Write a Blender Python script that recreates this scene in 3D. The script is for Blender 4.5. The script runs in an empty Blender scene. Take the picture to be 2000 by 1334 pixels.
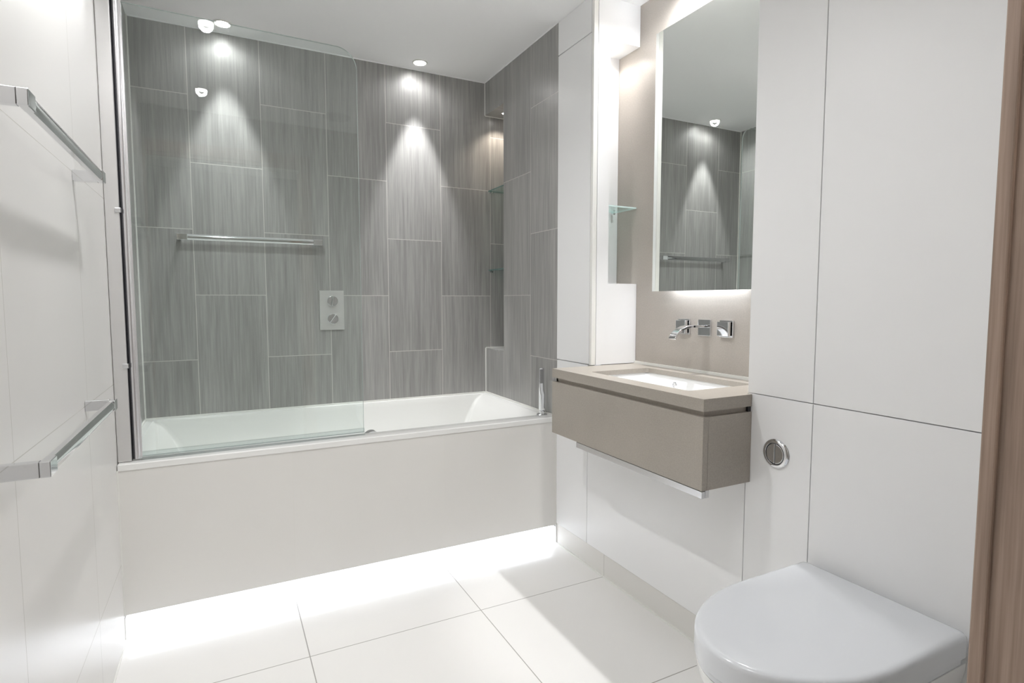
import bpy, bmesh, math, random
from mathutils import Vector, Matrix
random.seed(7)
S = bpy.context.scene
COL = S.collection
PI = math.pi

# ------------------------------------------------------------------ camera
F_PX = 1104.87
cd = bpy.data.cameras.new('camera'); cam = bpy.data.objects.new('camera', cd); COL.objects.link(cam)
cd.sensor_width = 36.0; cd.lens = F_PX * 36.0 / 2000.0; cd.clip_start = 0.02; cd.clip_end = 60
yaw, pitch, roll = -0.4732, -0.0727, -0.0007
fw = Vector((-math.sin(yaw)*math.cos(pitch), math.cos(yaw)*math.cos(pitch), math.sin(pitch)))
rt = Vector((math.cos(yaw), math.sin(yaw), 0)); up = rt.cross(fw)
r2 = math.cos(roll)*rt + math.sin(roll)*up; u2 = -math.sin(roll)*rt + math.cos(roll)*up
M = Matrix((r2, u2, -fw)).transposed().to_4x4(); M.translation = Vector((0.3274, -2.225, 1.1464))
cam.matrix_world = M
S.camera = cam
S.cycles.diffuse_bounces = 14; S.cycles.max_bounces = 20; S.cycles.transparent_max_bounces = 24

# ------------------------------------------------------------------ world, exposure, main light levels
w = bpy.data.worlds.new('world'); S.world = w; w.use_nodes = True
w.node_tree.nodes['Background'].inputs[0].default_value = (0.9, 0.95, 1, 1)
w.node_tree.nodes['Background'].inputs[1].default_value = 0.3
S.view_settings.view_transform = 'Standard'; S.view_settings.look = 'None'
S.view_settings.gamma = 1.0; S.view_settings.use_curve_mapping = False
S.view_settings.exposure = 1.03
LAMP_COL = (1.0, 0.995, 1.0)
LED_COL = (0.87, 0.91, 1.0)
P_NARROW, P_WIDE = 34.0, 1.6          # watts of a ceiling downlight's tight beam and of its wide spill
LED_BATH, LED_MIRROR = 2.5, 6.0
LED_MIRROR_TOP = 10.0     # emission of the led strips
HALL_FILL = 50.0

# ------------------------------------------------------------------ measures (metres)
D, W, H = 0.7906, 1.70, 2.377
TX, TZ, X0, ZJ, YR = 0.302, 0.3022, 0.2208, 1.1719, 0.2521
XF, YF = 0.5429, -0.3731
ZB = 0.605                     # bath rim
XB = 1.934                     # wall behind the basin
YC = -0.275                    # side of the tall cabinet
YP = -1.070                    # edge of the right hand wall panels
YFR = -1.982                   # front wall
XM = 1.88                      # mirror plane

# ------------------------------------------------------------------ materials
def mat(name, color, rough=0.4, metal=0.0, spec=0.5, **k):
    m = bpy.data.materials.new(name); m.use_nodes = True
    b = m.node_tree.nodes['Principled BSDF']
    b.inputs['Base Color'].default_value = (*color, 1); b.inputs['Roughness'].default_value = rough
    b.inputs['Metallic'].default_value = metal; b.inputs['Specular IOR Level'].default_value = spec
    for kk, v in k.items(): b.inputs[kk].default_value = v
    return m
class NT:
    def __init__(s, m): s.t = m.node_tree; s.b = s.t.nodes['Principled BSDF']
    def n(s, typ, **k):
        o = s.t.nodes.new(typ)
        for a, v in k.items(): setattr(o, a, v)
        return o
    def l(s, a, b): s.t.links.new(a, b)
    def m(s, op, a, b=None, c=None):
        o = s.n('ShaderNodeMath', operation=op)
        for i, v in enumerate((a, b, c)):
            if v is None: continue
            if isinstance(v, (int, float)): o.inputs[i].default_value = v
            else: s.l(v, o.inputs[i])
        return o.outputs[0]
    def xyz(s):
        tc = s.n('ShaderNodeTexCoord'); sp = s.n('ShaderNodeSeparateXYZ'); s.l(tc.outputs['Object'], sp.inputs[0])
        return sp.outputs
    def comb(s, x, y, z):
        o = s.n('ShaderNodeCombineXYZ')
        for i, v in enumerate((x, y, z)):
            if isinstance(v, (int, float)): o.inputs[i].default_value = v
            else: s.l(v, o.inputs[i])
        return o.outputs[0]
    def noise(s, vec, scale=1, detail=3, rough=0.5):
        o = s.n('ShaderNodeTexNoise'); o.inputs['Scale'].default_value = scale
        o.inputs['Detail'].default_value = detail; o.inputs['Roughness'].default_value = rough
        s.l(vec, o.inputs['Vector']); return o.outputs['Fac']
    def ramp(s, fac, stops):
        o = s.n('ShaderNodeValToRGB'); e = o.color_ramp.elements
        while len(e) < len(stops): e.new(0.5)
        for i, (p, c) in enumerate(stops): e[i].position = p; e[i].color = (*c, 1)
        s.l(fac, o.inputs[0]); return o.outputs[0]
    def mix(s, fac, a, b):
        o = s.n('ShaderNodeMix', data_type='RGBA')
        if isinstance(fac, (int, float)): o.inputs[0].default_value = fac
        else: s.l(fac, o.inputs[0])
        for i, v in ((6, a), (7, b)):
            if isinstance(v, tuple): o.inputs[i].default_value = (*v, 1)
            else: s.l(v, o.inputs[i])
        return o.outputs[2]

def tile_mat(name, au, av, pu, pv, u0, v0, stagger, grout_w, color, grout, rough, streak=False, spec=0.5):
    """au, av: object axes of the tile's width and height."""
    m = mat(name, color, rough, spec=spec); t = NT(m); ax = t.xyz()
    u, v = ax[au], ax[av]
    uu = t.m('DIVIDE', t.m('SUBTRACT', u, u0), pu); k = t.m('FLOOR', uu); fu = t.m('SUBTRACT', uu, k)
    vv = t.m('DIVIDE', t.m('SUBTRACT', v, v0), pv)
    if stagger:
        par = t.m('MULTIPLY', t.m('FLOORED_MODULO', k, 2.0), 0.5); vv = t.m('SUBTRACT', vv, par)
    kv = t.m('FLOOR', vv); fv = t.m('SUBTRACT', vv, kv)
    du = t.m('MULTIPLY', t.m('MINIMUM', fu, t.m('SUBTRACT', 1.0, fu)), pu)
    dv = t.m('MULTIPLY', t.m('MINIMUM', fv, t.m('SUBTRACT', 1.0, fv)), pv)
    g = t.m('LESS_THAN', t.m('MINIMUM', du, dv), grout_w/2)
    rnd = t.n('ShaderNodeTexWhiteNoise', noise_dimensions='2D'); t.l(t.comb(k, kv, 0), rnd.inputs['Vector'])
    r = rnd.outputs['Value']
    if streak:
        off = t.m('MULTIPLY', r, 37.0)
        n1 = t.noise(t.comb(t.m('MULTIPLY', u, 95.0), t.m('MULTIPLY', v, 3.2), off), 1, 4, 0.6)
        n2 = t.noise(t.comb(t.m('MULTIPLY', u, 300.0), t.m('MULTIPLY', v, 7.0), off), 1, 2, 0.5)
        n3 = t.noise(t.comb(t.m('MULTIPLY', u, 14.0), t.m('MULTIPLY', v, 0.9), off), 1, 2, 0.5)
        f = t.m('ADD', t.m('ADD', t.m('MULTIPLY', n1, 0.5), t.m('MULTIPLY', n2, 0.22)), t.m('MULTIPLY', n3, 0.28))
        f = t.m('ADD', f, t.m('MULTIPLY', t.m('SUBTRACT', r, 0.5), 0.05))
        a = tuple(c*0.74 for c in color); c2 = tuple(c*1.0 for c in color); c3 = tuple(c*1.3 for c in color)
        base = t.ramp(f, [(0.34, a), (0.5, c2), (0.66, c3)])
    else:
        n1 = t.noise(t.comb(u, v, t.m('MULTIPLY', r, 9.0)), 2.2, 3)
        base = t.mix(n1, tuple(c*0.975 for c in color), tuple(min(1, c*1.025) for c in color))
    t.l(t.mix(g, base, grout), t.b.inputs['Base Color'])
    t.l(t.m('ADD', t.m('MULTIPLY', g, 0.5), rough), t.b.inputs['Roughness'])
    return m

GREY = (0.325, 0.322, 0.312)
GROUT = (0.62, 0.61, 0.58)
m_tile_x = tile_mat('grey_tile_back', 0, 2, TX, 2*TZ, X0, ZJ, True, 0.0030, GREY, GROUT, 0.33, True, 0.7)
m_tile_y = tile_mat('grey_tile_side', 1, 2, TX, 2*TZ, YR, ZJ, True, 0.0026, GREY, GROUT, 0.33, True, 0.7)
m_tile_h = tile_mat('grey_tile_sill', 1, 0, 0.6, 0.6, 0.2, 1.2, False, 0.0, GREY, GROUT, 0.33, True, 0.7)
CREAM = (0.765, 0.755, 0.74)
m_cream = tile_mat('cream_wall_tile', 1, 2, 0.604, 0.6044, -0.379, 0.8697, False, 0.0022, CREAM, (0.60, 0.59, 0.56), 0.30)
m_floor = tile_mat('ivory_floor_tile', 0, 1, 0.602, 0.602, XF, YF, False, 0.0032, (0.865, 0.86, 0.845), (0.36, 0.35, 0.33), 0.16)
m_skirt = tile_mat('ivory_plinth_tile', 1, 2, 0.602, 9.0, YF, -4.5, False, 0.003, (0.74, 0.73, 0.70), (0.46, 0.45, 0.43), 0.2)
m_bpanel = tile_mat('cream_bath_tile', 0, 2, 0.602, 9.0, XF, -4.5, False, 0.0022, (0.775, 0.765, 0.74), (0.77, 0.76, 0.73), 0.3)
m_ceil = mat('ceiling_paint', (0.95, 0.955, 0.96), 0.9, spec=0.1)
m_white = mat('white_lacquer', (0.85, 0.855, 0.86), 0.38)
m_edge = mat('white_board_edge', (0.83, 0.83, 0.80), 0.45)
m_ceramic = mat('white_ceramic', (0.86, 0.865, 0.86), 0.08)
m_acrylic = mat('white_acrylic', (0.86, 0.865, 0.85), 0.14)
m_seat = mat('toilet_plastic', (0.75, 0.775, 0.81), 0.16)
m_silicone = mat('white_sealant', (0.80, 0.80, 0.77), 0.5)
m_chrome = mat('chrome', (0.80, 0.81, 0.83), 0.06, 1.0)
m_satin = mat('satin_chrome', (0.62, 0.62, 0.625), 0.26, 1.0)
m_dark = mat('black_gasket', (0.03, 0.03, 0.035), 0.5)
m_mirror = mat('mirror_silver', (0.86, 0.89, 0.87), 0.0, 1.0)
m_board = mat('mirror_backing', (0.75, 0.75, 0.74), 0.5)
m_vent = mat('vent_plastic', (0.62, 0.62, 0.61), 0.5)

def stone(name, c, rough):
    m = mat(name, c, rough); t = NT(m); ax = t.n('ShaderNodeTexCoord').outputs['Object']
    n = t.noise(ax, 260, 2); n2 = t.noise(ax, 5, 3)
    f = t.m('ADD', t.m('MULTIPLY', n, 0.6), t.m('MULTIPLY', n2, 0.4))
    t.l(t.ramp(f, [(0.3, tuple(x*0.88 for x in c)), (0.7, tuple(x*1.1 for x in c))]), t.b.inputs['Base Color'])
    return m
m_stone = stone('greige_composite', (0.375, 0.342, 0.298), 0.34)
m_stone_in = stone('greige_groove', (0.36, 0.327, 0.285), 0.45)
m_greige_wall = stone('greige_wall_panel', (0.44, 0.405, 0.365), 0.36)

def wood():
    m = mat('brown_wood_veneer', (0.14, 0.09, 0.065), 0.42); t = NT(m); ax = t.xyz()
    n = t.noise(t.comb(t.m('MULTIPLY', ax[0], 130.0), t.m('MULTIPLY', ax[1], 130.0), t.m('MULTIPLY', ax[2], 3.5)), 1, 4, 0.6)
    n2 = t.noise(t.comb(t.m('MULTIPLY', ax[0], 500.0), t.m('MULTIPLY', ax[1], 500.0), t.m('MULTIPLY', ax[2], 9.0)), 1, 2)
    f = t.m('ADD', t.m('MULTIPLY', n, 0.7), t.m('MULTIPLY', n2, 0.3))
    t.l(t.ramp(f, [(0.3, (0.21, 0.152, 0.118)), (0.5, (0.33, 0.242, 0.192)), (0.7, (0.45, 0.34, 0.27))]), t.b.inputs['Base Color'])
    return m
m_wood = wood()

def thin_glass(name, tint, refl=1.5, rough=0.0):
    m = bpy.data.materials.new(name); m.use_nodes = True; t = m.node_tree
    for n in list(t.nodes): t.nodes.remove(n)
    out = t.nodes.new('ShaderNodeOutputMaterial'); mx = t.nodes.new('ShaderNodeMixShader')
    tr = t.nodes.new('ShaderNodeBsdfTransparent'); gl = t.nodes.new('ShaderNodeBsdfGlossy'); fr = t.nodes.new('ShaderNodeFresnel')
    tr.inputs[0].default_value = (*tint, 1); gl.inputs['Roughness'].default_value = rough
    gl.inputs['Color'].default_value = (1, 1, 1, 1); fr.inputs[0].default_value = refl
    # the same reflectance from both sides of the sheet
    geo = t.nodes.new('ShaderNodeNewGeometry'); ior = t.nodes.new('ShaderNodeMath'); ior.operation = 'MULTIPLY_ADD'
    t.links.new(geo.outputs['Backfacing'], ior.inputs[0]); ior.inputs[1].default_value = 1/refl - refl; ior.inputs[2].default_value = refl
    t.links.new(ior.outputs[0], fr.inputs[0])
    t.links.new(fr.outputs[0], mx.inputs[0]); t.links.new(tr.outputs[0], mx.inputs[1]); t.links.new(gl.outputs[0], mx.inputs[2])
    t.links.new(mx.outputs[0], out.inputs[0])
    return m
m_glass = thin_glass('clear_glass', (0.950, 0.976, 0.968), 1.55)
m_shelf = thin_glass('shelf_glass', (0.86, 0.95, 0.93), 1.5)
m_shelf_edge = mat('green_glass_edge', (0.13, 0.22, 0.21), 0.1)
m_shelf_lit = mat('lit_glass_edge', (0.72, 0.88, 0.86), 0.1)  # lighter copy of the shelf edge, niche light painted into its colour
m_seal = thin_glass('clear_rubber_seal', (0.90, 0.92, 0.92), 1.45, 0.25)
m_gedge = mat('polished_glass_edge', (0.50, 0.56, 0.55), 0.15)

def emit(name, col, s):
    m = bpy.data.materials.new(name); m.use_nodes = True; t = m.node_tree
    b = t.nodes['Principled BSDF']; b.inputs['Base Color'].default_value = (0.9, 0.9, 0.9, 1)
    b.inputs['Emission Color'].default_value = (*col, 1); b.inputs['Emission Strength'].default_value = s
    return m
m_lens = emit('lamp_lens', (1, 0.98, 0.95), 14)
m_led_bath = emit('bath_led', LED_COL, LED_BATH)
m_led_mirror = emit('mirror_led', LED_COL, LED_MIRROR)
m_led_top = emit('mirror_led_top', LED_COL, LED_MIRROR_TOP)

# ------------------------------------------------------------------ mesh helpers
def obj(name, bm, m, parent=None, bevel=0.0, smooth=False, seg=2):
    me = bpy.data.meshes.new(name)
    bmesh.ops.recalc_face_normals(bm, faces=bm.faces); bm.to_mesh(me); bm.free()
    for x in (m if isinstance(m, (list, tuple)) else [m]): me.materials.append(x)
    o = bpy.data.objects.new(name, me); COL.objects.link(o)
    if smooth:
        for p in me.polygons: p.use_smooth = True
        try: me.set_sharp_from_angle(angle=math.radians(smooth if smooth > 1 else 35))
        except Exception: pass
    if bevel:
        b = o.modifiers.new('bevel', 'BEVEL'); b.width = bevel; b.segments = seg; b.limit_method = 'ANGLE'; b.angle_limit = math.radians(40)
    if parent:
        o.parent = parent; o.matrix_parent_inverse = parent.matrix_basis.inverted()
    return o
def bx(x0, x1, y0, y1, z0, z1, bm=None, mi=0):
    bm = bm or bmesh.new()
    v = [bm.verts.new((x, y, z)) for x in (x0, x1) for y in (y0, y1) for z in (z0, z1)]
    for f in ((0, 1, 3, 2), (4, 6, 7, 5), (0, 4, 5, 1), (2, 3, 7, 6), (0, 2, 6, 4), (1, 5, 7, 3)):
        bm.faces.new([v[i] for i in f]).material_index = mi
    return bm
def cyl(p0, p1, r0, r1=None, n=32, bm=None, caps=True):
    bm = bm or bmesh.new(); r1 = r0 if r1 is None else r1
    p0, p1 = Vector(p0), Vector(p1); d = (p1-p0).normalized()
    a = d.orthogonal().normalized(); b = d.cross(a)
    A = [bm.verts.new(p0 + r0*(math.cos(t)*a + math.sin(t)*b)) for t in (2*PI*i/n for i in range(n))]
    B = [bm.verts.new(p1 + r1*(math.cos(t)*a + math.sin(t)*b)) for t in (2*PI*i/n for i in range(n))]
    for i in range(n): bm.faces.new((A[i], A[(i+1) % n], B[(i+1) % n], B[i]))
    if caps: bm.faces.new(A[::-1]); bm.faces.new(B)
    return bm
def lathe(c, axis, prof, n=48, bm=None):
    """prof: (radius, distance along axis); closed where the radius is 0"""
    bm = bm or bmesh.new(); c = Vector(c); d = Vector(axis).normalized(); a = d.orthogonal().normalized(); b = d.cross(a)
    rings = []
    for r, h in prof:
        if r < 1e-6: rings.append([bm.verts.new(c + d*h)])
        else: rings.append([bm.verts.new(c + d*h + r*(math.cos(2*PI*i/n)*a + math.sin(2*PI*i/n)*b)) for i in range(n)])
    for p, q in zip(rings, rings[1:]):
        for i in range(n):
            j = (i+1) % n
            if len(p) == 1 and len(q) == 1: continue
            if len(p) == 1: bm.faces.new((p[0], q[i], q[j]))
            elif len(q) == 1: bm.faces.new((p[i], q[0], p[j]))
            else: bm.faces.new((p[i], p[j], q[j], q[i]))
    return bm
def loft(rings, bm=None, cap0=False, cap1=False):
    bm = bm or bmesh.new()
    V = [[bm.verts.new(p) for p in r] for r in rings]
    for a, b in zip(V, V[1:]):
        n = len(a)
        for i in range(n): bm.faces.new((a[i], a[(i+1) % n], b[(i+1) % n], b[i]))
    if cap0: bm.faces.new(V[0][::-1])
    if cap1: bm.faces.new(V[-1])
    return bm
def rrect(x0, x1, y0, y1, r, z, k=6):
    r = max(r, 1e-4); P = []
    for cx, cy, a0 in ((x1-r, y1-r, 0), (x0+r, y1-r, 90), (x0+r, y0+r, 180), (x1-r, y0+r, 270)):
        for i in range(k+1):
            a = math.radians(a0 + 90*i/k); P.append((cx + r*math.cos(a), cy + r*math.sin(a), z))
    return P
def prism(poly, holes, z0, z1, tr=None):
    """polygon with holes in the xy plane, extruded from z0 to z1; tr maps (x, y, z) to the final place"""
    bm = bmesh.new(); es = []
    for loop in [poly]+list(holes):
        vs = [bm.verts.new((p[0], p[1], z0)) for p in loop]
        es += [bm.edges.new((vs[i], vs[(i+1) % len(vs)])) for i in range(len(vs))]
    fs = bmesh.ops.triangle_fill(bm, edges=es, use_beauty=True)['geom']
    fs = [f for f in fs if isinstance(f, bmesh.types.BMFace)]
    ex = bmesh.ops.extrude_face_region(bm, geom=fs)['geom']
    for v in ex:
        if isinstance(v, bmesh.types.BMVert): v.co.z = z1
    bmesh.ops.dissolve_limit(bm, angle_limit=0.001, verts=bm.verts, edges=bm.edges)
    if tr:
        for v in bm.verts: v.co = Vector(tr(*v.co))
    return bm
def tag(o, label, cat, group=None):
    o['label'] = label; o['category'] = cat
    if group: o['group'] = group
    return o
def thing(name, loc, label, cat, group=None):
    o = bpy.data.objects.new(name, None); COL.objects.link(o); o.location = loc; o.empty_display_size = 0.05
    bpy.context.view_layer.update() if False else None
    return tag(o, label, cat, group)
def struct(name, bm, m, **k):
    o = obj(name, bm, m, **k); o['kind'] = 'structure'; return o
def copy_tree(o, delta=None, loc=None):
    r = o.copy(); COL.objects.link(r)
    if loc is not None: r.location = loc
    for ch in list(o.children):
        c = ch.copy(); COL.objects.link(c); c.parent = r
        for g in list(ch.children):
            d = g.copy(); COL.objects.link(d); d.parent = c
    return r

# ================================================================== THE ROOM
HY = -3.9                                     # far end of the hall behind the camera
struct('floor', bx(-0.9, 2.0, HY, 1.0, -0.10, 0.0), m_floor)
struct('ceiling', bx(-0.9, 2.0, HY, 1.0, H, H+0.1), m_ceil)
struct('wall_back', bx(-0.1, 2.0, D, D+0.1, 0, H), m_tile_x)
lw = bx(-0.1, 0, YFR, 0.03, 0, H, mi=0); bx(-0.1, 0, 0.03, D, 0, H, lw, mi=1)
struct('wall_left', lw, [m_cream, m_tile_y])
# tiled end wall of the bath with the tall open niche in its far corner
NX, NY, NB, NT_ = 1.86, 0.554, 0.8692, 2.1954
rw = bx(W, NX, 0.0, NY, 0, H); bx(W, NX, NY, D, 0, NB-0.008, rw); bx(W, NX, NY, D, NT_+0.008, H, rw); bx(NX, NX+0.05, 0.0, D, 0, H, rw)
bx(W, NX, NY, D, NB-0.008, NB, rw, 1); bx(W, NX, NY, D, NT_, NT_+0.008, rw, 1)
struct('wall_right', rw, [m_tile_y, m_tile_h])
struct('wall_recess', bx(XB, 2.0, YFR, -0.02, 0, H), m_greige_wall)
fwm = bx(0.955, 2.0, YFR-0.12, YFR, 0, H); bx(-0.1, 0.955, YFR-0.12, YFR, 2.12, H, fwm); bx(-0.9, -0.02, YFR-0.12, YFR, 0, H, fwm)
struct('wall_front', fwm, stone('warm_grey_wall', (0.36, 0.345, 0.325), 0.5))
m_hall = mat('hall_paint', (0.45, 0.44, 0.42), 0.8)
struct('wall_hall_end', bx(-0.9, 2.0, HY-0.1, HY, 0, H), m_hall)
struct('wall_hall_left', bx(-1.0, -0.9, HY, YFR, 0, H), m_hall)
struct('wall_hall_right', bx(2.0, 2.1, HY, YFR, 0, H), m_hall)
# doorway: wood lining with grooved head and casings
JX = 0.933
df = thing('door_1', (0.45, YFR, 0), 'brown wood door frame at the right edge of the photo', 'door frame')
df['kind'] = 'structure'
obj('lining', bx(JX+0.004, JX+0.034, YFR-0.13, YFR, 0, 2.10), m_wood, df)
obj('lining', bx(-0.018, 0.012, YFR-0.13, YFR, 0, 2.10), m_wood, df)
hd = bx(0.012, JX+0.004, YFR-0.13, YFR, 2.07, 2.10)
obj('lining', hd, m_wood, df)
for i in range(3): obj('head_seal', bx(0.013, JX+0.003, YFR-0.105+0.034*i, YFR-0.093+0.034*i, 2.060, 2.0698), m_silicone, df)
obj('architrave', bx(JX, JX+0.075, YFR, YFR+0.012, 0, 2.165), m_wood, df, bevel=0.0015)
obj('architrave', bx(0.002, JX, YFR, YFR+0.012, 2.09, 2.165), m_wood, df, bevel=0.0015)

# skirting tiles under the right hand panels and the plinth behind the bath light
struct('baseboard_right', bx(W+0.004, W+0.02, -1.975, -0.003, 0, 0.0945), m_skirt)
pb = bx(0.0, W, 0.085, 0.10, 0, 0.10); bx(0.0, 0.003, 0.0, 0.085, 0, 0.0785, pb); bx(W-0.003, W, -0.0003, 0.085, 0, 0.0785, pb); bx(W-0.003, W+0.02, -0.0028, -0.0004, 0, 0.0875, pb)
struct('baseboard_back', pb, mat('white_plinth', (0.85, 0.85, 0.84), 0.4))
# white sealant lines
tb = bx(0.0, 0.005, D-0.005, D, ZB, H); bx(W-0.005, W, D-0.005, D, ZB, NB, tb); bx(W-0.004, W, D-0.004, D, NT_, H, tb)
struct('trim_1', tb, m_silicone)
tb = bx(0, W, D-0.004, D, H-0.004, H); bx(W-0.003, W, 0, D, H-0.003, H, tb)
struct('trim_2', tb, m_ceil)
tb = bx(W, NX, D-0.004, D, NT_-0.004, NT_); bx(W, NX, D-0.004, D, NB, NB+0.003, tb)
struct('trim_3', tb, m_silicone)
tb = bx(0.0, W, D-0.007, D, ZB, ZB+0.007); bx(0.0, 0.007, 0.06, D-0.007, ZB, ZB+0.007, tb); bx(W-0.007, W, 0.0, D-0.007, ZB, ZB+0.007, tb)
struct('trim_4', tb, m_silicone)
tb = bx(W-0.002, W+0.004, -1.975, -0.003, 0, 0.004); bx(0, 0.004, YFR, 0.08, 0, 0.004, tb); bx(0, 0.004, -0.004, 0.0, 0.0876, ZB-0.02, tb); bx(W-0.004, W+0.008, -0.0032, -0.0003, 0.0876, ZB-0.001, tb)
struct('trim_5', tb, m_silicone)
tb = bx(XB-0.010, XB, YP+0.004, YC-0.001, 0.872, 0.882)
struct('trim_6', tb, m_silicone)

# ================================================================== BATH
bath = thing('bathtub', (W/2, D/2, 0), 'long white acrylic bathtub set between the grey tiled walls', 'bathtub')
r0 = [rrect(0.002, W-0.002, -0.002, D-0.001, 0.002, ZB-0.022), rrect(0.002, W-0.002, -0.002, D-0.001, 0.004, ZB-0.003),
      rrect(0.004, W-0.004, 0.001, D-0.003, 0.004, ZB)]
def bath_ring(d):
    e = 0.034 + 0.185*(d/0.40)**0.62
    s = 0.07*(d/0.40)**1.4
    return rrect(e, W-e, 0.082+s, D-0.022-s, 0.018+0.10*(d/0.40)**2, ZB-0.004-d)
rings = r0 + [rrect(0.030, W-0.030, 0.076, D-0.018, 0.016, ZB), rrect(0.033, W-0.033, 0.080, D-0.021, 0.018, ZB-0.0015)]
rings += [bath_ring(0.40*i/14) for i in range(15)]
lo = rings[-1]
zb0 = ZB-0.404
for k, (ins, dz) in enumerate(((0.02, 0.012), (0.05, 0.02), (0.09, 0.024))):
    e = 0.219+ins; rings.append(rrect(e, W-e, 0.152+ins, D-0.092-ins, 0.118-ins*0.5, zb0-dz))
obj('shell', loft(rings, cap1=True), m_acrylic, bath, smooth=40)
# overflow filler on the inside of the near rim, waste in the floor of the bath
ov = lathe((0.862, 0.084, ZB-0.029), (0, 1, 0), [(0, -0.01), (0.034, -0.01), (0.034, 0.026), (0.030, 0.030), (0, 0.031)])
obj('overflow_filler', ov, m_chrome, bath, smooth=30)['label'] = 'chrome overflow filler on the near rim'
obj('waste', lathe((0.55, 0.42, zb0-0.026), (0, 0, 1), [(0, 0), (0.036, 0), (0.036, 0.004), (0.02, 0.008), (0, 0.009)]), m_chrome, bath, smooth=30)

bp = obj('front_panel', bx(0.003, W-0.0005, 0.0, 0.014, 0.0876, ZB-0.022), m_bpanel)
bp.parent = bath; bp.matrix_parent_inverse = bath.matrix_basis.inverted(); bp['label'] = 'cream tiled front panel'
ls = thing('led_strip_light', (W/2, 0.05, 0.06), 'bright white strip light in the gap under the bath panel', 'strip light')
obj('channel', bx(0.001, W-0.001, 0.03, 0.084, 0.079, 0.0866), m_board, ls)
obj('diffuser', bx(0.004, W-0.004, 0.034, 0.080, 0.071, 0.079), m_led_bath, ls)

# ------------------------------------------------------------------ bath screen
HXp, HYp = 0.055, 0.042
sc = thing('bath_screen', (HXp, HYp, ZB), 'tall clear glass bath screen with rounded top corner and chrome hinge', 'shower screen')
sc.rotation_euler.z = math.radians(1.2)
Rm = Matrix.Translation((HXp, HYp, 0)) @ Matrix.Rotation(math.radians(1.2), 4, 'Z') @ Matrix.Translation((-HXp, -HYp, 0))
def scr(name, bm, m, **k):
    """part of the swung leaf: turned with it about the hinge"""
    for v in bm.verts: v.co = Rm @ v.co
    o = obj(name, bm, m, None, **k); o.parent = sc
    o.matrix_parent_inverse = (Matrix.Translation((HXp, HYp, ZB)) @ Matrix.Rotation(math.radians(1.2), 4, 'Z')).inverted()
    return o
def scf(name, bm, m, **k):
    o = obj(name, bm, m, None, **k); o.parent = sc
    o.matrix_parent_inverse = (Matrix.Translation((HXp, HYp, ZB)) @ Matrix.Rotation(math.radians(1.2), 4, 'Z')).inverted()
    return o
gx0, gx1, gz0, gz1, gr = 0.066, 0.822, ZB+0.012, 2.108, 0.075
outl = [(gx0, gz0), (gx1, gz0)] + [(gx1-gr+gr*math.cos(a), gz1-gr+gr*math.sin(a)) for a in (PI/2*i/12 for i in range(13))] + [(gx0, gz1)]
gb = prism(outl, [], 0.038, 0.046, lambda x, y, z: (x, z, y))
gb.normal_update()
for f in gb.faces: f.material_index = 0 if abs(f.normal.y) > 0.9 else 1
scr('glass_pane', gb, [m_glass, m_gedge])
scf('wall_channel', bx(0.001, 0.0412, 0.022, 0.058, ZB+0.001, 2.125), mat('pale_silver_coat', (0.66, 0.655, 0.65), 0.22, 0.35), bevel=0.003)
hp = cyl((0.0545, 0.042, ZB+0.006), (0.0545, 0.042, 2.12), 0.0125, n=32); bx(0.0545, 0.070, 0.034, 0.050, ZB+0.006, 2.12, hp)
scf('hinge_post', hp, mat('bright_alloy', (0.82, 0.815, 0.84), 0.2, 0.9), smooth=40)
scf('gasket', bx(0.0413, 0.0421, 0.0235, 0.055, ZB+0.004, 2.12), m_dark)
for z in (0.93, 1.44):
    scf('hinge_clip', bx(0.028, 0.046, 0.017, 0.024, z-0.008, z+0.008), m_chrome, bevel=0.002)
sb = bx(gx0, gx1+0.002, 0.034, 0.050, ZB+0.010, ZB+0.026); bx(gx0, gx1+0.002, 0.026, 0.036, ZB+0.001, ZB+0.012, sb)
scr('bottom_seal', sb, m_seal)

# ------------------------------------------------------------------ towel rails (flat chrome bar on two square arms)
def rail_parts(t, L, dep, hgt, thick, axis):
    """built along local +x of 'axis' frame: axis(s, d, z) maps along, distance from the wall, height"""
    def box(s0, s1, d0, d1, z0, z1):
        bm = bx(0, 1, 0, 1, 0, 1); P = {}
        for v in bm.verts: v.co = Vector(axis(s0 if v.co.x < .5 else s1, d0 if v.co.y < .5 else d1, z0 if v.co.z < .5 else z1))
        return bm
    for s0, s1, e0, e1 in ((0, thick, 0, 0.042), (L-thick, L, L-0.042, L)):
        bm = box(s0, s1, 0.0005, dep-thick, 0, hgt)
        b2 = box(e0, e1, dep-thick, dep, 0, hgt)
        me = bpy.data.meshes.new('tmp'); b2.to_mesh(me); b2.free(); bm.from_mesh(me); bpy.data.meshes.remove(me)
        obj('arm', bm, m_chrome, t, bevel=0.0012)
    # bar: the outer face is gently rounded
    prof = [(dep-thick+0.001, 0.0006)] + [(dep-0.004+0.0035*math.sin(PI*i/8), 0.0006+(hgt-0.0012)*i/8) for i in range(9)] + [(dep-thick+0.001, hgt-0.0006)]
    bm = loft([[axis(s, d, z) for d, z in prof] for s in (0.0425, L-0.0425)], cap0=True, cap1=True)
    obj('bar', bm, m_chrome, t, smooth=50)
def left_rail(z, label):
    t = thing('towel_rail', (0, -0.735, z), label, 'towel rail', 'chrome towel rails')
    rail_parts(t, 0.668, 0.069, 0.027, 0.015, lambda s, d, h: (d, -0.402-s, z+h))
left_rail(1.451, 'upper of the two flat chrome towel rails on the cream left wall')
left_rail(0.857, 'lower of the two flat chrome towel rails on the cream left wall')
t = thing('towel_rail', (0.475, D, 1.42), 'chrome rail on the grey tiles behind the glass screen', 'towel rail', 'chrome towel rails')
rail_parts(t, 0.625, 0.069, 0.027, 0.015, lambda s, d, h: (0.158+s, D-d, 1.4185+h))

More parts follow.
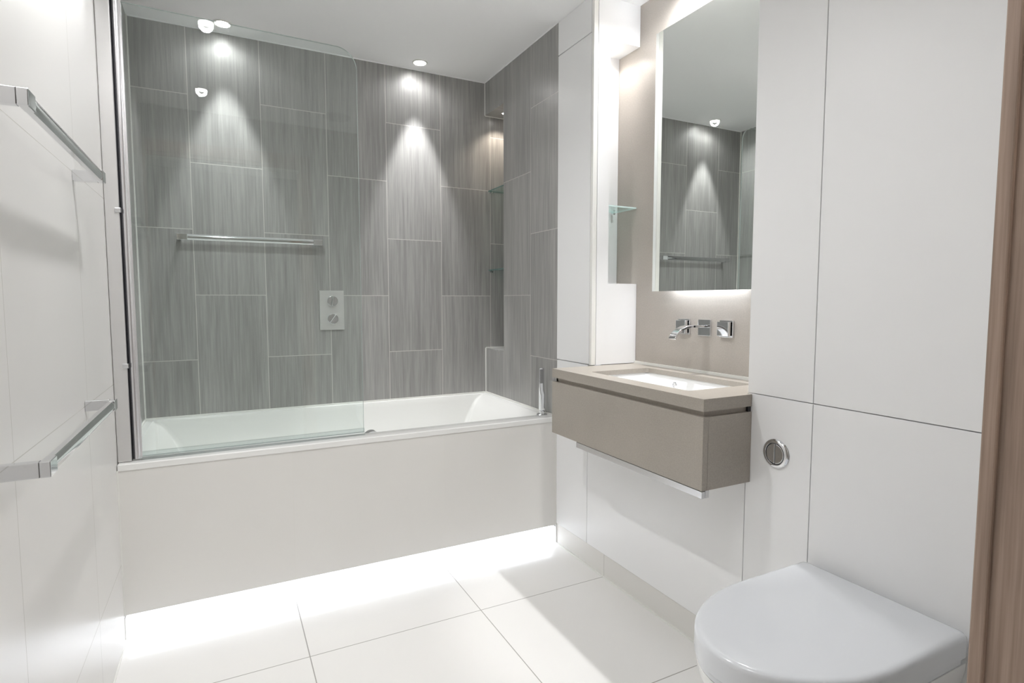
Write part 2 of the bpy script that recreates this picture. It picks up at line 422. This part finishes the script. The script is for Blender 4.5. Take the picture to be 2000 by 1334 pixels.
# ------------------------------------------------------------------ shower valve
sv = thing('shower_valve', (0.83, D, 1.095), 'square-edged chrome shower plate with two knobs on the grey tiled back wall', 'shower valve')
obj('plate', bx(0.770, 0.890, D-0.012, D-0.0005, 0.996, 1.196), mat('valve_plate_chrome', (0.72, 0.72, 0.71), 0.3, 0.55), sv, bevel=0.0015)
for z, a in ((1.143, 0.12), (1.052, 0.62)):
    k = obj('knob', lathe((0.832, D-0.012, z), (0, -1, 0), [(0, 0), (0.026, 0), (0.026, 0.012), (0.0245, 0.0135), (0, 0.0135)]), m_chrome, sv, smooth=30)
    g = bx(-0.0045, 0.0045, -0.014, 0, -0.025, 0.025)
    Rz = Matrix.Translation((0.832, D-0.0245, z)) @ Matrix.Rotation(a, 4, 'Y')
    for v in g.verts: v.co = Rz @ v.co
    o = obj('grip', g, m_chrome, None, bevel=0.002); o.parent = k

# ------------------------------------------------------------------ hand shower standing on the bath rim
hs = thing('hand_shower', (1.660, 0.098, ZB), 'slim chrome stick hand shower standing on the right end of the bath rim', 'hand shower')
hs_x, hs_y = 1.656, 0.060
obj('base_ring', lathe((hs_x, hs_y, ZB), (0, 0, 1), [(0, 0.0002), (0.026, 0.0002), (0.026, 0.005), (0.022, 0.008), (0.013, 0.008), (0.013, 0.022), (0, 0.022)]), m_chrome, hs, smooth=30)
rg = []
for z, wx, wy in ((0.022, .0105, .009), (0.03, .0125, .0105), (0.08, .0125, .0105), (0.100, .0125, .0105), (0.118, .0125, .007), (0.15, .0125, .0055), (0.219, .0125, .0055), (0.224, .0115, .0045)):
    oy = 0.0105-wy
    rg.append([(p[0], p[1]+oy, p[2]) for p in rrect(hs_x-wx, hs_x+wx, hs_y-wy, hs_y+wy, 0.003, ZB+z, 3)])
obj('handset', loft(rg, cap0=True, cap1=True), m_chrome, hs, smooth=40)
obj('spray_face', bx(hs_x-0.0118, hs_x+0.0060, hs_y-0.0014, hs_y-0.0002, ZB+0.152, ZB+0.2185), mat('smoked_chrome', (0.30, 0.30, 0.30), 0.25, 0.9), hs)

# ------------------------------------------------------------------ glass shelves in the tiled niche
def shelf(name, x0, x1, y0, y1, z, label, group, clips, edge=None):
    t = thing(name, ((x0+x1)/2, (y0+y1)/2, z), label, 'glass shelf', group)
    b = bx(x0, x1, y0, y1, z, z+0.006); b.normal_update()
    for f in b.faces: f.material_index = 0 if abs(f.normal.z) > 0.9 else 1
    obj('pane', b, [m_shelf, edge or m_shelf_edge], t)
    for p, q in clips: obj('clip', cyl(p, q, 0.0055, n=20), m_chrome, t, smooth=30)
for z, lab in ((1.770, 'glass shelf in the tiled niche at the bath, the upper one'), (1.318, 'glass shelf in the tiled niche at the bath, the lower one')):
    shelf('glass_shelf', W+0.018, NX-0.001, NY+0.001, D-0.001, z, lab, 'glass shelves in the tiled niche',
          [((1.733, D-0.0005, z-0.006), (1.733, D-0.022, z-0.006)), ((1.733, NY+0.0005, z-0.006), (1.733, NY+0.022, z-0.006)), ((1.83, D-0.0005, z-0.006), (1.83, D-0.022, z-0.006)), ((1.83, NY+0.0005, z-0.006), (1.83, NY+0.022, z-0.006))])

# ================================================================== TALL CABINET beside the basin recess
tc = thing('tall_cabinet', (1.8, -0.14, 0.873), 'tall narrow white cabinet with a lit open side niche left of the mirror', 'cabinet')
ND = -0.135                                        # back of its open niche
obj('door', bx(W, W+0.018, -0.2555, 0.0, 0.876, 2.229), m_white, tc, bevel=0.001)
obj('top_panel', bx(W, W+0.018, -0.2555, 0.0, 2.2325, H-0.001), m_white, tc, bevel=0.0008)
obj('edge_strip', bx(W-0.0005, W+0.020, -0.2745, -0.2585, 0.874, H-0.001), m_edge, tc, bevel=0.0008)
NXa, NZ0, NZ1 = 1.780, 1.217, 2.210
sp = bx(W+0.022, NXa, YC, YC+0.016, 0.874, H-0.001); bx(NXa, XB-0.001, YC, YC+0.016, 0.874, NZ0, sp); bx(NXa, XB-0.001, YC, YC+0.016, NZ1, H-0.001, sp)
obj('side_panel', sp, m_white, tc)
ni = bx(NXa-0.012, NXa, YC+0.016, ND, NZ0-0.012, NZ1+0.012); bx(NXa-0.012, XB-0.001, ND, ND+0.012, NZ0-0.012, NZ1+0.012, ni)
bx(NXa, XB-0.001, YC+0.016, ND, NZ0-0.012, NZ0, ni); bx(NXa, XB-0.001, YC+0.016, ND, NZ1, NZ1+0.012, ni)
obj('niche', ni, m_white, tc)
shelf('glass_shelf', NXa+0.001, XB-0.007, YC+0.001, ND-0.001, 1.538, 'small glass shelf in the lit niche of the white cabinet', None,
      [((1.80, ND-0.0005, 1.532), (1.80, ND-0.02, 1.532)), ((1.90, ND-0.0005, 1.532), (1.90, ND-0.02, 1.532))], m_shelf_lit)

# ================================================================== WHITE WALL PANELS on the right
def wpanel(y0, y1, z0, z1, label, g=0.0012):
    o = obj('wall_panel', bx(W, W+0.018, y0+g, y1-g, z0+g, z1-g), m_white, None, bevel=0.0006)
    return tag(o, label, 'wall panel', 'white lacquered wall panels')
YS, ZS = -1.278, 0.875
wpanel(-0.2515, -0.001, 0.0965, 0.874, 'narrow white panel under the tall cabinet at the end of the bath')
wpanel(YP, -0.2515, 0.0965, 0.690, 'low white panel behind and below the floating basin unit')
wpanel(YS, YP, ZS, H, 'narrow tall white panel right of the mirror')
wpanel(-1.975, YS, ZS, H, 'wide tall white panel beside the brown door frame')
wpanel(YS, YP, 0.0965, ZS, 'narrow low white panel holding the round flush button')
wpanel(-1.975, YS, 0.0965, ZS, 'wide low white panel behind the toilet')
rp = obj('recess_side_panel', bx(W+0.019, XB-0.001, YP-0.016, YP, 0.879, H-0.001), m_white)
tag(rp, 'white side panel closing the basin recess on the right', 'side panel')

# ------------------------------------------------------------------ flush plate
fp = thing('flush_button', (W, -1.173, 0.7165), 'round chrome dual flush button on the narrow white panel', 'flush button')
c = (W, -1.173, 0.7165)
obj('ring', lathe(c, (-1, 0, 0), [(0.029, 0.0003), (0.041, 0.0003), (0.042, 0.002), (0.040, 0.006), (0.033, 0.0085), (0.031, 0.0085), (0.0295, 0.006), (0.029, 0.0003)]), m_chrome, fp, smooth=50)
def half(sgn):
    pts = [(0.0275*math.cos(a), 0.0275*math.sin(a)) for a in (-PI/2+PI*i/20 for i in range(21))]
    pts = [(sgn*(p[0]*0.96+0.0010), p[1]) for p in pts]
    return prism(pts, [], 0.0006, 0.0075, lambda x, y, z: (W-z, -1.173+x, 0.7165+y))
obj('button', half(1), m_chrome, fp, bevel=0.0012); obj('button', half(-1), m_chrome, fp, bevel=0.0012)

# ================================================================== BASIN UNIT
VX, VY0, VY1 = 1.507, -1.087, -0.277
cut = rrect(1.580, 1.862, -0.955, -0.440, 0.012, 0, 4); cut = [(p[0], p[1]) for p in cut]
top_poly = [(VX, VY0), (W-0.002, VY0), (W-0.002, YP+0.002), (XB-0.001, YP+0.002), (XB-0.001, VY1), (VX, VY1)]
cb = prism(top_poly, [cut], 0.854, 0.872)
bx(VX, VX+0.020, VY0, VY1, 0.837, 0.854, cb); bx(VX+0.020, W-0.002, VY0, VY0+0.020, 0.837, 0.854, cb); bx(VX+0.020, W-0.002, VY1-0.020, VY1, 0.837, 0.854, cb)
ct = obj('countertop', cb, m_stone)
tag(ct, 'greige stone countertop around the rectangular basin', 'countertop')
vu = thing('vanity_unit', (1.61, -0.68, 0.611), 'wall-hung greige drawer unit under the basin with a chrome rail below', 'vanity unit')
obj('drawer_front', bx(VX, VX+0.02, VY0, VY1, 0.611, 0.8205), m_stone, vu, bevel=0.001)
ca = bx(VX+0.0205, W-0.001, VY0, VY0+0.018, 0.611, 0.8205); bx(VX+0.0205, W-0.001, VY1-0.018, VY1, 0.611, 0.8205, ca)
bx(VX+0.0205, W-0.001, VY0+0.018, VY1-0.018, 0.611, 0.629, ca)
obj('carcass', ca, m_stone, vu)
gr = bx(VX+0.014, W-0.012, VY0+0.012, VY0+0.024, 0.8207, 0.8369); bx(VX+0.014, VX+0.019, VY0+0.024, VY1-0.012, 0.8207, 0.8369, gr); bx(VX+0.014, W-0.012, VY1-0.024, VY1-0.012, 0.8207, 0.8369, gr)
obj('shadow_gap', gr, m_stone_in, vu)
obj('end_gap', bx(W-0.0115, W-0.0005, VY0+0.004, VY0+0.02, 0.8207, 0.8369), m_dark, vu)
# chrome towel rail fixed to the underside
hx0, hx1, hz = VX+0.002, VX+0.030, 0.5885
hb = bx(hx0, hx0+0.012, -1.086, -0.452, hz, hz+0.0205)
obj('rail', hb, m_satin, vu, bevel=0.001)
for y0, y1 in ((-1.086, -1.052), (-0.486, -0.452)):
    obj('rail_bracket', bx(hx0+0.0125, hx1, y0, y1, hz, 0.6108), m_satin, vu, bevel=0.001)

bs = thing('basin', (1.72, -0.70, 0.70), 'white rectangular undermount basin set into the greige countertop', 'basin')
rb = []
for ins, z, r in ((-0.025, 0.8365, 0.03), (-0.025, 0.820, 0.03), (-0.012, 0.76, 0.05), (0.03, 0.712, 0.06), (0.08, 0.700, 0.05)):
    rb.append(rrect(1.580+ins, 1.862-ins, -0.955+ins, -0.440-ins, r, z+0.0170, 6))
inn = []
for ins, z, r in ((-0.006, 0.8365, 0.014), (-0.003, 0.832, 0.016), (0.006, 0.80, 0.022), (0.022, 0.762, 0.035), (0.045, 0.738, 0.05), (0.085, 0.727, 0.045)):
    inn.append(rrect(1.580+ins, 1.862-ins, -0.955+ins, -0.440-ins, r, z+0.0170, 6))
bb = loft(rb[::-1] + inn, cap0=True, cap1=True)
obj('bowl', bb, m_ceramic, bs, smooth=45)
obj('waste', lathe((1.725, -0.70, 0.7442), (0, 0, 1), [(0, 0), (0.032, 0), (0.032, 0.003), (0.018, 0.007), (0, 0.008)]), m_chrome, bs, smooth=30)
obj('overflow_ring', lathe((1.860, -0.60, 0.823), (-1, 0, 0.1), [(0.006, 0), (0.012, 0), (0.012, 0.003), (0.008, 0.006), (0.006, 0.0)]), m_chrome, bs, smooth=30)

# ------------------------------------------------------------------ wall tap: two handles and a curved spout between them
def tplate(t, yc):
    obj('wall_plate', bx(XB-0.010, XB-0.0005, yc-0.030, yc+0.030, 1.014, 1.074), m_chrome, t, bevel=0.0012)
bt = thing('basin_spout', (XB, -0.676, 1.044), 'curved flat chrome spout on a square plate under the mirror', 'tap spout')
tplate(bt, -0.676)
cen = [(XB-0.010, 1.050), (XB-0.06, 1.0505), (XB-0.085, 1.050), (XB-0.11, 1.047), (XB-0.13, 1.040), (XB-0.146, 1.030), (XB-0.157, 1.018), (XB-0.164, 1.006)]
rs = []
for i, (x, z) in enumerate(cen):
    a, b = cen[max(i-1, 0)], cen[min(i+1, len(cen)-1)]
    dx, dz = b[0]-a[0], b[1]-a[1]; L = math.hypot(dx, dz); nx, nz = -dz/L, dx/L
    if nz < 0: nx, nz = -nx, -nz
    hw, th = 0.016, 0.0045
    rs.append([(x+nx*th, -0.676-hw, z+nz*th), (x+nx*th, -0.676+hw, z+nz*th), (x-nx*th, -0.676+hw, z-nz*th), (x-nx*th, -0.676-hw, z-nz*th)])
obj('spout', loft(rs, cap0=True, cap1=True), m_chrome, bt, smooth=40, bevel=0.001)
for yc, lab in ((-0.571, 'square chrome tap handle on the wall left of the spout'), (-0.779, 'square chrome tap handle on the wall right of the spout')):
    th = thing('tap_handle', (XB, yc, 1.044), lab, 'tap handle', 'basin tap handles')
    tplate(th, yc)
    obj('stem', cyl((XB-0.010, yc, 1.044), (XB-0.0135, yc, 1.044), 0.018), m_chrome, th, smooth=30)
    obj('knob', bx(XB-0.027, XB-0.0135, yc-0.0255, yc+0.0255, 1.0185, 1.0695), m_chrome, th, bevel=0.0015)

# ------------------------------------------------------------------ mirror with lights behind its edges
MY0, MY1, MZ0, MZ1 = -0.930, -0.437, 1.182, 2.186
mr = thing('wall_mirror', (XM, -0.68, MZ0), 'tall frameless wall mirror glowing at top and bottom above the basin', 'mirror')
obj('glass', bx(XM, XM+0.006, MY0, MY1, MZ0, MZ1), m_mirror, mr)
obj('backing', bx(XM+0.006, XB-0.001, MY0+0.05, MY1-0.05, MZ0+0.05, MZ1-0.05), m_board, mr)
for z0, z1, mm in ((MZ0+0.030, MZ0+0.0495, m_led_mirror), (MZ1-0.0495, MZ1-0.030, m_led_top)):
    obj('strip_light', bx(XM+0.018, XB-0.012, MY0+0.06, MY1-0.06, z0, z1), mm, mr)

# ================================================================== TOILET
to = thing('toilet', (1.45, -1.466, 0), 'white back-to-wall toilet with closed D-shaped lid beside the door frame', 'toilet')
def dshape(xb, xf, hw, z, xs=None, n=14, rb_=0.012):
    """D outline: straight back at xb, straight sides to xs, curved nose at xf; centre line y = -1.4655"""
    yc = -1.4655; xs = xf + hw*1.45 if xs is None else xs; P = []
    for i in range(4):
        a = PI/2*i/3; P.append((xb-rb_+rb_*math.sin(a), yc-hw+rb_-rb_*math.cos(a)))
    for i in range(4):
        a = PI/2*i/3; P.append((xb-rb_+rb_*math.cos(a), yc+hw-rb_+rb_*math.sin(a)))
    for i in range(2*n+1):
        a = PI/2 + PI*i/(2*n); ca, sa = math.cos(a), math.sin(a); e = 1.0
        P.append((xs + (xs-xf)*math.copysign(abs(ca)**e, ca), yc + hw*math.copysign(abs(sa)**e, sa)))
    return [(x, y, z) for x, y in P]
XBK, XFR, HW = 1.688, 1.165, 0.189
lid = [dshape(XBK-o, XFR+o, HW-o, z, xs=1.44) for o, z in ((0.002, 0.4045), (0.0, 0.4065), (0.0, 0.4440), (0.0008, 0.4485), (0.003, 0.4525), (0.0065, 0.4555), (0.011, 0.4570), (0.016, 0.4575), (0.05, 0.4577), (0.10, 0.4578))]
obj('lid', loft(lid, cap0=True, cap1=True), m_seat, to, smooth=35)
obj('seat', loft([dshape(XBK-0.01, XFR+0.006, HW-0.006, 0.3895), dshape(XBK-0.01, XFR+0.004, HW-0.004, 0.392), dshape(XBK-0.01, XFR+0.004, HW-0.004, 0.4030)], cap0=True, cap1=True), m_seat, to, smooth=35)
pan = [dshape(W-0.0005, XFR+0.135, 0.125, 0.0), dshape(W-0.0005, XFR+0.13, 0.128, 0.03), dshape(W-0.0005, XFR+0.10, 0.138, 0.14), dshape(W-0.0005, XFR+0.055, 0.156, 0.25), dshape(W-0.0005, XFR+0.022, 0.176, 0.33), dshape(W-0.0005, XFR+0.006, 0.184, 0.37), dshape(W-0.0005, XFR+0.005, 0.185, 0.389)]
obj('pan', loft(pan, cap0=True, cap1=True), m_ceramic, to, smooth=40)
for y in (-1.40, -1.53):
    obj('hinge', cyl((1.667, y-0.02, 0.396), (1.667, y+0.02, 0.396), 0.008), m_chrome, to, smooth=30)

# ================================================================== LAMPS
def spot(name, loc, power, angle, blend, size, parent, aim=(0, 0, -1), col=LAMP_COL):
    l = bpy.data.lights.new(name, 'SPOT'); l.energy = power; l.color = col
    l.spot_size = math.radians(angle); l.spot_blend = blend; l.shadow_soft_size = size
    o = bpy.data.objects.new(name, l); COL.objects.link(o); o.location = loc
    o.rotation_euler = Vector(aim).to_track_quat('-Z', 'Y').to_euler()
    o.parent = parent; o.matrix_parent_inverse = parent.matrix_basis.inverted()
    return o
def downlight(x, y, label, r=0.040, narrow=None, wide=None, z=H, group='recessed ceiling downlights'):
    t = thing('downlight', (x, y, z), label, 'downlight', group)
    t.matrix_basis = Matrix.Translation((x, y, z))
    obj('trim_ring', lathe((x, y, z), (0, 0, -1), [(r*0.74, 0.0002), (r, 0.0002), (r, 0.003), (r*0.93, 0.0055), (r*0.78, 0.0045), (r*0.74, 0.0002)]), m_edge, t, smooth=40)
    obj('lens', lathe((x, y, z), (0, 0, -1), [(0, 0.0006), (r*0.73, 0.0006), (r*0.73, 0.0022), (0, 0.0030)]), m_lens, t, smooth=40)
    spot('beam', (x, y, z-0.008), P_NARROW if narrow is None else narrow, 44, 0.5, 0.018, t)
    spot('spill', (x, y, z-0.008), P_WIDE if wide is None else wide, 160, 0.6, 0.03, t)
    return t
downlight(0.372, 0.690, 'recessed ceiling downlight over the bath, behind the glass screen', narrow=26)
downlight(1.284, 0.690, 'recessed ceiling downlight over the bath, near the tiled niche')
downlight(0.335, -0.620, 'recessed ceiling downlight in front of the bath near the left wall', narrow=3, wide=21)
downlight(0.330, -1.540, 'recessed ceiling downlight near the doorway', narrow=2, wide=12)
downlight(1.812, -0.660, 'recessed ceiling downlight above the mirror and basin', r=0.034, narrow=32, wide=14)
def small_spot(x, y, z, label, p, aim=(0, 0, -1), col=(1, 0.86, 0.72), ang=110):
    t = thing('niche_spotlight', (x, y, z), label, 'spotlight'); t.matrix_basis = Matrix.Translation((x, y, z))
    obj('trim_ring', lathe((x, y, z), (0, 0, -1), [(0.011, 0.0002), (0.016, 0.0002), (0.016, 0.003), (0.011, 0.003), (0.011, 0.0002)], 24), m_chrome, t, smooth=40)
    obj('lens', lathe((x, y, z), (0, 0, -1), [(0, 0.0006), (0.0105, 0.0006), (0.0105, 0.002), (0, 0.0025)], 24), m_lens, t, smooth=40)
    spot('beam', (x, y, z-0.006), p, ang, 0.6, 0.01, t, aim, col)
small_spot(1.775, 0.70, NT_, 'tiny spotlight in the top of the tiled bath niche', 2.2)
small_spot(1.835, -0.185, NZ1, 'tiny spotlight in the top of the white cabinet niche', 0.8, col=(1, 0.95, 0.90), ang=150)
# round extractor grille near the doorway
cv = thing('ceiling_vent', (1.13, -1.66, H), 'round extractor vent in the ceiling, mirrored in the glass screen', 'ceiling vent')
obj('grille', lathe((1.13, -1.66, H), (0, 0, -1), [(0, 0.0003), (0.09, 0.0003), (0.09, 0.006), (0.082, 0.010), (0.06, 0.012), (0.055, 0.006), (0.03, 0.006), (0.026, 0.010), (0, 0.011)]), m_vent, cv, smooth=30)
# unseen fill light behind the camera, added to brighten the doorway
hl = thing('hall_fill_light', (0.6, -3.0, H), 'added round fill light on the unseen hall ceiling behind the doorway', 'fill light')
obj('fill_disc', lathe((0.6, -3.0, H), (0, 0, -1), [(0, 0.0005), (0.16, 0.0005), (0.16, 0.03), (0.14, 0.045), (0, 0.05)]), emit('hall_fill_glow', (1, 0.96, 0.9), HALL_FILL/3), hl, smooth=40)
